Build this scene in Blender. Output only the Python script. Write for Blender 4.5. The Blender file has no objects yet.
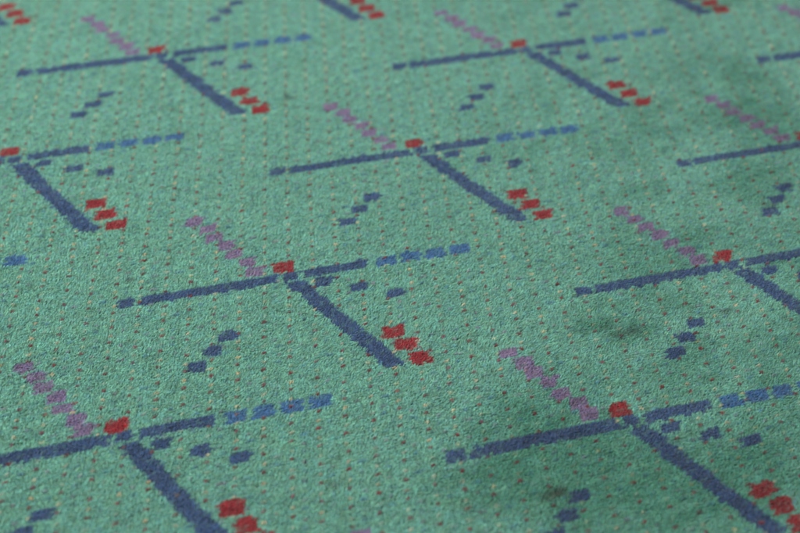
import bpy, math
import numpy as np
from mathutils import Matrix, Vector

rng = np.random.default_rng(20)
S = bpy.context.scene
COL = bpy.context.scene.collection

# ------------------------------------------------------------------ camera
# Weave coordinates: one unit of c = 7 tufts along the weft, one unit of r = 7 rows.
PITCH = 0.0254                 # metres for 7 tufts along the weft
FPX = 1300.0                   # focal length in pixels of an 800 px wide picture
G = np.array([[25.2103461, -3.10566886, 283.604024],
              [-2.96133236, 10.4609948, 266.657478],
              [0.00378364977, -0.0115464618, 1.0]])
KI = np.array([[1 / FPX, 0, -400 / FPX], [0, 1 / FPX, -266.5 / FPX], [0, 0, 1]])
m = KI @ G
m = m * (PITCH / np.linalg.norm(m[:, 0]))
xc, yc, tc = m[:, 0], m[:, 1], m[:, 2]          # camera space (x right, y down, z forward)
e1 = xc / np.linalg.norm(xc)
up = -np.cross(xc, yc); up /= np.linalg.norm(up)
if up @ tc > 0:
    up = -up                                    # towards the camera
e2 = np.cross(up, e1)
R = np.stack([e1, e2, up])                      # world rows in camera axes
VC = R @ xc                                     # weft step in metres
VR = R @ yc                                     # row step in metres
cam_pos = -R @ tc
flip = np.diag([1.0, -1.0, -1.0])
Rb = R @ flip
mw = Matrix.Identity(4)
for i in range(3):
    for j in range(3):
        mw[i][j] = Rb[i, j]
    mw[i][3] = cam_pos[i]
cd = bpy.data.cameras.new("camera")
cam = bpy.data.objects.new("camera", cd); COL.objects.link(cam)
cam.matrix_world = mw
cd.sensor_width = 36.0
cd.lens = FPX / 800 * 36.0
cd.clip_start = 0.05; cd.clip_end = 100
S.camera = cam


def unproject(px, py):
    v = np.linalg.inv(G) @ np.array([px, py, 1.0]); return v[:2] / v[2]


def ground(px, py):
    c, r = unproject(px, py); return VC * c + VR * r


fwd = R @ np.array([0, 0, 1.0])
cd.dof.use_dof = True
cd.dof.focus_distance = float((ground(400, 330) - cam_pos) @ fwd)
cd.dof.aperture_fstop = 2.9

# ------------------------------------------------------------------ light
W = bpy.data.worlds.new("World"); S.world = W; W.use_nodes = True
W.node_tree.nodes["Background"].inputs[0].default_value = (0.93, 0.97, 1.0, 1)
W.node_tree.nodes["Background"].inputs[1].default_value = 0.70


def area(name, px, py, dx, dy, h, size, energy, color):
    L = bpy.data.lights.new(name, 'AREA'); L.shape = 'RECTANGLE'; L.size = size[0]; L.size_y = size[1]
    L.energy = energy; L.color = color
    o = bpy.data.objects.new(name, L); COL.objects.link(o)
    tgt = Vector(ground(px, py)); o.location = tgt + Vector((dx, dy, h))
    o.rotation_euler = (tgt - o.location).to_track_quat('-Z', 'Y').to_euler()
    return o


area("ceiling_light", 200, 200, -1.75, .75, 1.9, (1.0, 1.0), 98, (1.0, 0.975, 0.94))
S.view_settings.view_transform = 'Standard'
S.view_settings.look = 'None'
S.view_settings.gamma = 1
S.view_settings.exposure = 0.0

# ------------------------------------------------------------------ weave pattern
U = np.array([42.8467, -59.252]); V = np.array([86.8534, 91.3222])   # motif repeat, in tufts
SPK = np.array([8.716, 68.588])                                      # one speck, in tufts
GREEN, NAVY, BLUE, RED, LAV = 0, 1, 2, 3, 4
BLOCKS = [  # centre c, r, half widths, colour
    (0, -.1, 2.9, 2.55, RED), (30.0, 40.1, 3.0, 2.6, RED), (33.5, 46.9, 3.0, 2.6, RED), (36.9, 53.9, 3.0, 2.6, RED),
    (-44.1, 5.1, 2.4, 2.1, NAVY), (-20.8, 5.2, 19.6, 2.1, NAVY), (2.1, 5.2, 2.15, 2.1, NAVY), (15.4, 5.0, 9.4, 2.1, NAVY),
    (30.2, 5.2, 2.88, 2.3, BLUE), (37.6, 5.25, 2.88, 2.3, BLUE), (44.9, 5.35, 2.88, 2.3, BLUE), (52.3, 5.45, 2.88, 2.3, BLUE),
    (11.9, 10.6, 2.6, 1.9, NAVY), (21.75, 16.2, 2.6, 1.9, NAVY), (31.6, 21.9, 2.6, 1.9, NAVY),
    (-15.0, 28.8, 2.6, 2.0, NAVY), (-19.1, 34.5, 2.6, 2.0, NAVY), (-23.2, 40.5, 2.6, 2.0, NAVY),
    (-26.1, -32.2, 2.5, 2.2, LAV), (-22.4, -27.0, 2.5, 2.2, LAV), (-20.1, -21.8, 2.5, 2.2, LAV), (-16.5, -16.5, 2.5, 2.2, LAV),
    (-14.2, -11.0, 2.5, 2.2, LAV), (-10.4, -5.8, 2.5, 2.2, LAV), (-8.2, -0.6, 2.5, 2.2, LAV)]


def pattern(c, r):
    """c, r arrays in tufts -> colour index."""
    out = np.zeros(c.shape, np.int32)
    A = np.linalg.inv(np.array([U, V]).T)
    i0 = A @ np.stack([c.ravel(), r.ravel()])
    lo = np.floor(i0.min(1)).astype(int) - 1; hi = np.ceil(i0.max(1)).astype(int) + 1
    for i in range(lo[0], hi[0] + 1):
        for j in range(lo[1], hi[1] + 1):
            ox, oy = U * i + V * j
            if ox < c.min() - 80 or ox > c.max() + 80 or oy < r.min() - 80 or oy > r.max() + 80:
                continue
            x = c - ox; y = r - oy
            for (bc, br, hw, hh, k) in BLOCKS:
                out[(np.abs(x - bc) < hw) & (np.abs(y - br) < hh + .12)] = k
            q = np.floor(y) + .5
            line = 4.5 + (q - 10.2) * 0.5627
            out[(y > 8.2) & (y < 55.6) & (np.abs(x - line) < 2.75)] = NAVY
    return out


def vnoise(x, y, seed):
    """smooth value noise on arrays"""
    g = np.random.default_rng(seed).random((256, 256))
    xi = np.floor(x).astype(int); yi = np.floor(y).astype(int)
    fx = x - xi; fy = y - yi
    fx = fx * fx * (3 - 2 * fx); fy = fy * fy * (3 - 2 * fy)
    a = g[xi % 256, yi % 256]; b = g[(xi + 1) % 256, yi % 256]
    d = g[xi % 256, (yi + 1) % 256]; e = g[(xi + 1) % 256, (yi + 1) % 256]
    return (a * (1 - fx) + b * fx) * (1 - fy) + (d * (1 - fx) + e * fx) * fy


def lin(r, g, b):
    f = lambda v: (v / 12.92 if v <= .04045 else ((v + .055) / 1.055) ** 2.4)
    return np.array([f(r / 255), f(g / 255), f(b / 255)])


# yarn colours (base colours of the wool)
PAL = np.array([lin(123, 187, 164), lin(64, 95, 136), lin(70, 122, 170), lin(164, 40, 48), lin(145, 126, 161)])
C_SRED = lin(134, 40, 50); C_CREAM = lin(208, 188, 150); C_SBLUE = lin(74, 126, 165); C_MAUVE = lin(146, 122, 150)

# ------------------------------------------------------------------ carpet extent, in tufts
corners = []
for px, py in ((-300, -150), (1100, -150), (1060, 700), (-260, 700)):
    corners.append(unproject(px, py) * 7)
corners = np.array(corners)
c0, r0 = np.floor(corners.min(0)) ; c1, r1 = np.ceil(corners.max(0))
cc, rr = np.meshgrid(np.arange(c0, c1), np.arange(r0, r1), indexing='ij')
cc = cc.ravel(); rr = rr.ravel()
# align the tuft grid with the speck columns
cc = cc + (SPK[0] % 1.0); rr = rr + (SPK[1] % 1.0)
gp = G @ np.stack([cc / 7, rr / 7, np.ones_like(cc)])
px, py = gp[0] / gp[2], gp[1] / gp[2]
def inside(mx, my):
    return (gp[2] > 0) & (px > -mx) & (px < 800 + mx) & (py > -my) & (py < 533 + my)
dense = inside(45, 40)
keep = inside(260, 130)
cc, rr, dense = cc[keep], rr[keep], dense[keep]
px, py = px[keep], py[keep]
N = len(cc)

# ------------------------------------------------------------------ tuft colours
jc = cc + rng.normal(0, .24, N); jr = rr + rng.normal(0, .16, N)
kind = pattern(jc, jr)
col = PAL[kind].copy()
# specks: columns every 7 tufts, each column 4 rows further on; cream 4 rows below red
ic = np.round(cc - SPK[0]).astype(int); ir = np.round(rr - SPK[1]).astype(int)
ci = np.floor_divide(ic, 7); cm = np.mod(ic, 7)
ph = np.mod(ir - 4 * ci, 7)
g = kind == GREEN
on_bar = rng.random(N) < .12
sel = (cm == 0) & (ph == 0) & (g | on_bar)
mixr = rng.uniform(.78, 1.0, N)[:, None]
col[sel] = (C_SRED * mixr + PAL[0] * (1 - mixr))[sel]
sel_red = sel
sel_c = (cm == 0) & (ph == 4) & g
mixc = rng.uniform(.25, .95, N)[:, None]
col[sel_c] = (C_CREAM * mixc + PAL[0] * (1 - mixc))[sel_c]
mixb = np.clip(rng.uniform(-.2, .68, N), 0, 1)[:, None]
sel_b = ((cm == 3) | ((cm == 4) & (rng.random(N) < .3))) & (ph == 5) & g
col[sel_b] = (C_SBLUE * mixb + PAL[0] * (1 - mixb))[sel_b]
sel_m = ((cm == 3) | ((cm == 4) & (rng.random(N) < .3))) & (ph == 2) & g
col[sel_m] = (C_MAUVE * mixb + PAL[0] * (1 - mixb))[sel_m]
# wool variation from tuft to tuft
col *= (1 + rng.normal(0, .11, N) + .05 * (kind == NAVY) * rng.normal(0, 1, N))[:, None]
bar_mix = (kind != GREEN) & (rng.random(N) < .10)
col[bar_mix] = col[bar_mix] * .75 + PAL[0] * .25
tint = rng.normal(0, .05, N)
col *= np.stack([1 - tint, 1 + 0 * tint, 1 + tint], 1)
heather = (rng.random(N) < .35) & g
col[heather] = col[heather] * .8 + C_SBLUE * .2 * rng.random(N)[heather][:, None] + col[heather] * .12

# soft patches, part wear and part nap shade painted into the yarn, and a few small spots, each with a place of its own on the carpet
soil_shade = np.zeros(N)
def wear_shade_patch(x, y, rx, ry, a, soft=.5, seed=1, rough=1.0):
    """patch of wear and painted nap shade centred where the picture shows it, size in tufts"""
    global soil_shade
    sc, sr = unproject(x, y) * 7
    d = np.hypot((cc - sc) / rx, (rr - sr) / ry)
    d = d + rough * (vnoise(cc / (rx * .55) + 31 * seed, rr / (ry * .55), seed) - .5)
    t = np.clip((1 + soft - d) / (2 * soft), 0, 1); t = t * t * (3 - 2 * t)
    soil_shade = 1 - (1 - soil_shade) * (1 - a * t)
wear_shade_patch(755, 118, 13, 15, .50, .7, 3)
wear_shade_patch(757, 182, 14, 12, .50, .7, 4)
wear_shade_patch(790, 140, 10, 14, .40, .7, 14)
wear_shade_patch(636, 332, 7.5, 4.0, .55, .6, 5)
wear_shade_patch(600, 326, 6, 3.4, .45, .6, 15)
wear_shade_patch(535, 425, 15, 15, .68, .8, 6)
wear_shade_patch(600, 470, 22, 17, .58, .8, 7)
wear_shade_patch(500, 480, 14, 10, .55, .8, 8)
wear_shade_patch(705, 490, 30, 24, .62, .8, 9)
wear_shade_patch(790, 420, 16, 16, .35, .9, 16)
wear_shade_patch(700, 60, 20, 16, .18, .9, 10)
wear_shade_patch(690, 250, 20, 14, .14, .9, 11)
wear_shade_patch(40, 20, 14, 10, .10, .9, 12)
wear_shade_patch(420, 215, 16, 20, .08, .9, 13)
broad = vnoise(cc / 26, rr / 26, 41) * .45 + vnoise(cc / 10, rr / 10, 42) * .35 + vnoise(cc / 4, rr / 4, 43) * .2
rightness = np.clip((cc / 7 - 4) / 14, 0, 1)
soil_shade = 1 - (1 - soil_shade) * (1 - np.clip((broad - .45) * 1.8, 0, .5) * rightness)  # mottled wear and nap shade put into the yarn colour, deeper rightwards
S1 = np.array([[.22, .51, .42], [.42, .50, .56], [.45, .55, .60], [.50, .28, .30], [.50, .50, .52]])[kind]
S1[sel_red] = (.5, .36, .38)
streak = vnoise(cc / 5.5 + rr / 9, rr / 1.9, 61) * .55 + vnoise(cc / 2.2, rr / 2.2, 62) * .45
soil_shade = np.clip(soil_shade * (1 + 1.1 * (streak - .5)), 0, .8)
col *= 1 - soil_shade[:, None] * (1 - S1)
spots = [(131, 279, 1.5, 1.3, .7), (728, 311, 2.2, 1.5, .65), (552, 493, 3.2, 2.0, .85), (561, 491, 2.6, 2.0, .8), (338, 481, 3.2, 1.8, .4),
         (626, 333, 4.5, 2.0, .55), (606, 327, 3.2, 1.3, .35), (290, 97, 1.6, 1.8, .6), (638, 327, 3.0, 1.6, .4), (770, 205, 3, 2.2, .35)]
C_SPOT = lin(50, 66, 50)
for (x, y, rx, ry, a) in spots:
    sc, sr = unproject(x, y) * 7
    d = np.hypot((cc - sc) / rx, (rr - sr) / ry) + rng.normal(0, .18, N)
    t = np.clip((1.3 - d) / .8, 0, 1)[:, None] * a * .78
    col = col * (1 - t) + C_SPOT * t
col = np.clip(col, .004, .9)

# ------------------------------------------------------------------ pile: every tuft a small bundle of leaning strands
n_str = np.where(dense, 17, 3)
idx = np.repeat(np.arange(N), n_str)
M = len(idx)
dn = dense[idx]
tuft_x = PITCH / 7
tuft_y = np.linalg.norm(VR) / 7
# tip spread in tuft units, wider along the weft so that colours feather sideways
speck = (sel_red | sel_c | sel_b | sel_m)[idx]
tu = rng.normal(0, 1, M) * np.where(speck, .32, .38); tv = rng.normal(0, 1, M) * np.where(speck, .23, .27)
tip_c = cc[idx] + tu; tip_r = rr[idx] + tv
tip = np.outer(tip_c / 7, VC) + np.outer(tip_r / 7, VR)
# local swirl of the nap
sw = (vnoise(cc / 9, rr / 9, 51) - .5)[idx] * .6 + (vnoise(cc / 2.6, rr / 2.6, 52) - .5)[idx] * .8
az = .22 + sw + rng.normal(0, .42, M)
leanlen = (.0035 + .0012 * (vnoise(cc / 5, rr / 5, 53) - .5)[idx]) * rng.uniform(.5, 1.3, M)
H = .0052
hvar = (vnoise(cc / 3.1, rr / 3.1, 54) - .5)[idx] * .0011
tz = rng.normal(-.0004, .0005, M) + hvar + np.where(speck, .0007, 0)
tip[:, 2] = tz
ldir = np.stack([np.cos(az), np.sin(az), np.zeros(M)], 1)
base = tip - ldir * leanlen[:, None]; base[:, 2] = -H
mid = base + (tip - base) * np.array([.42, .42, .74]) ; mid += rng.normal(0, .0002, (M, 3))
top = base + (tip - base) * np.array([.86, .86, .95])
rad = np.where(dn, rng.uniform(.00015, .00030, M), rng.uniform(.0008, .0011, M))
ax = tip - mid; ax /= np.linalg.norm(ax, axis=1)[:, None]
side = np.cross(ax, np.tile([0, 0, 1.0], (M, 1))); side /= np.linalg.norm(side, axis=1)[:, None] + 1e-9
nor = np.cross(side, ax)
ph0 = rng.uniform(0, 2 * math.pi, M)
verts = np.empty((M, 10, 3), np.float32)
for ring, (p, rs) in enumerate(((base, .8), (mid, 1.0), (top, .85))):
    for k in range(3):
        a = ph0 + k * 2 * math.pi / 3
        verts[:, ring * 3 + k] = p + (side * np.cos(a)[:, None] + nor * np.sin(a)[:, None]) * (rad * rs)[:, None]
verts[:, 9] = tip
quads = []; 
for ring in range(2):
    for k in range(3):
        a, b = ring * 3 + k, ring * 3 + (k + 1) % 3
        quads.append((a, b, b + 3, a + 3))
quads = np.array(quads); tris = np.array([(6, 7, 9), (7, 8, 9), (8, 6, 9)])
offs = (np.arange(M) * 10)[:, None, None]
loops = np.concatenate([(offs + quads[None]).reshape(M, -1), (offs + tris[None]).reshape(M, -1)], 1).ravel().astype(np.int32)
counts = np.tile(np.array([4] * 6 + [3] * 3, np.int32), M)
starts = np.concatenate([[0], np.cumsum(counts)[:-1]]).astype(np.int32)
me = bpy.data.meshes.new("pile")
me.vertices.add(M * 10); me.vertices.foreach_set("co", verts.ravel())
me.loops.add(len(loops)); me.loops.foreach_set("vertex_index", loops)
me.polygons.add(len(counts)); me.polygons.foreach_set("loop_start", starts)
try:
    me.polygons.foreach_set("loop_total", counts)
except Exception:
    pass
me.update(calc_edges=True)
me.polygons.foreach_set("use_smooth", np.ones(len(counts), bool))
scol = col[idx] * (1 + rng.normal(0, .15, M))[:, None]
scol = np.clip(scol, .003, .9)
at = me.attributes.new("yarn_colour", 'FLOAT_COLOR', 'POINT')
full = np.ones((M, 10, 4), np.float32); full[:, :, :3] = scol[:, None, :]
at.data.foreach_set("color", full.ravel())


def wool():
    mt = bpy.data.materials.new("wool_pile"); mt.use_nodes = True
    nt = mt.node_tree; b = nt.nodes["Principled BSDF"]
    a = nt.nodes.new("ShaderNodeAttribute"); a.attribute_name = "yarn_colour"
    tc_ = nt.nodes.new("ShaderNodeTexCoord")
    n = nt.nodes.new("ShaderNodeTexNoise"); n.inputs["Scale"].default_value = 900; n.inputs["Detail"].default_value = 3
    nt.links.new(tc_.outputs["Object"], n.inputs["Vector"])
    mr = nt.nodes.new("ShaderNodeMapRange"); mr.inputs[1].default_value = .3; mr.inputs[2].default_value = .7
    mr.inputs[3].default_value = .88; mr.inputs[4].default_value = 1.12
    nt.links.new(n.outputs["Fac"], mr.inputs[0])
    mx = nt.nodes.new("ShaderNodeVectorMath"); mx.operation = 'SCALE'
    nt.links.new(a.outputs["Color"], mx.inputs[0]); nt.links.new(mr.outputs[0], mx.inputs["Scale"])
    nt.links.new(mx.outputs[0], b.inputs["Base Color"])
    b.inputs["Roughness"].default_value = .75
    b.inputs["Specular IOR Level"].default_value = .25
    b.inputs["Sheen Weight"].default_value = .42
    b.inputs["Sheen Roughness"].default_value = .45
    return mt


def plain(name, c1_, c2_, scale, rough=.9):
    mt = bpy.data.materials.new(name); mt.use_nodes = True
    nt = mt.node_tree; b = nt.nodes["Principled BSDF"]
    tc_ = nt.nodes.new("ShaderNodeTexCoord")
    n = nt.nodes.new("ShaderNodeTexNoise"); n.inputs["Scale"].default_value = scale; n.inputs["Detail"].default_value = 5
    nt.links.new(tc_.outputs["Object"], n.inputs["Vector"])
    cr = nt.nodes.new("ShaderNodeValToRGB")
    cr.color_ramp.elements[0].position = .35; cr.color_ramp.elements[1].position = .68
    cr.color_ramp.elements[0].color = (*c1_, 1); cr.color_ramp.elements[1].color = (*c2_, 1)
    nt.links.new(n.outputs["Fac"], cr.inputs[0]); nt.links.new(cr.outputs[0], b.inputs["Base Color"])
    b.inputs["Roughness"].default_value = rough
    return mt


def slab(name, pts, z0, z1, mat, parent=None):
    n = len(pts)
    v = [(p[0], p[1], z1) for p in pts] + [(p[0], p[1], z0) for p in pts]
    f = [tuple(range(n)), tuple(range(2 * n - 1, n - 1, -1))]
    f += [(i, i + n, (i + 1) % n + n, (i + 1) % n) for i in range(n)]
    mm = bpy.data.meshes.new(name); mm.from_pydata(v, [], f); mm.update()
    import bmesh
    bm = bmesh.new(); bm.from_mesh(mm); bmesh.ops.recalc_face_normals(bm, faces=bm.faces); bm.to_mesh(mm); bm.free()
    mm.materials.append(mat)
    o = bpy.data.objects.new(name, mm); COL.objects.link(o)
    if parent: o.parent = parent
    return o


me.materials.append(wool())
carpet = bpy.data.objects.new("carpet", None); COL.objects.link(carpet)
carpet.empty_display_size = .1
carpet["label"] = "worn teal green carpet with navy bars, red squares, lavender steps and small red flecks"
carpet["category"] = "carpet"
pile = bpy.data.objects.new("pile", me); COL.objects.link(pile); pile.parent = carpet
ext = [ground(*p) for p in ((-262, -132), (1062, -132), (1062, 665), (-262, 665))]
slab("backing", ext, -.0085, -.0048, plain("woven_backing", lin(58, 92, 80), lin(84, 124, 106), 300), carpet)
ctr = ground(400, 266)
fl = slab("floor", [(ctr[0] - 6, ctr[1] - 6), (ctr[0] + 6, ctr[1] - 6), (ctr[0] + 6, ctr[1] + 6), (ctr[0] - 6, ctr[1] + 6)],
          -.12, -.0095, plain("concrete_floor", (.22, .21, .2), (.32, .31, .29), 9))
fl["kind"] = "structure"
print("tufts", N, "dense", int(dense.sum()), "strands", M, "verts", M * 10, 'VC', VC, 'VR', VR, 'cam', cam_pos)
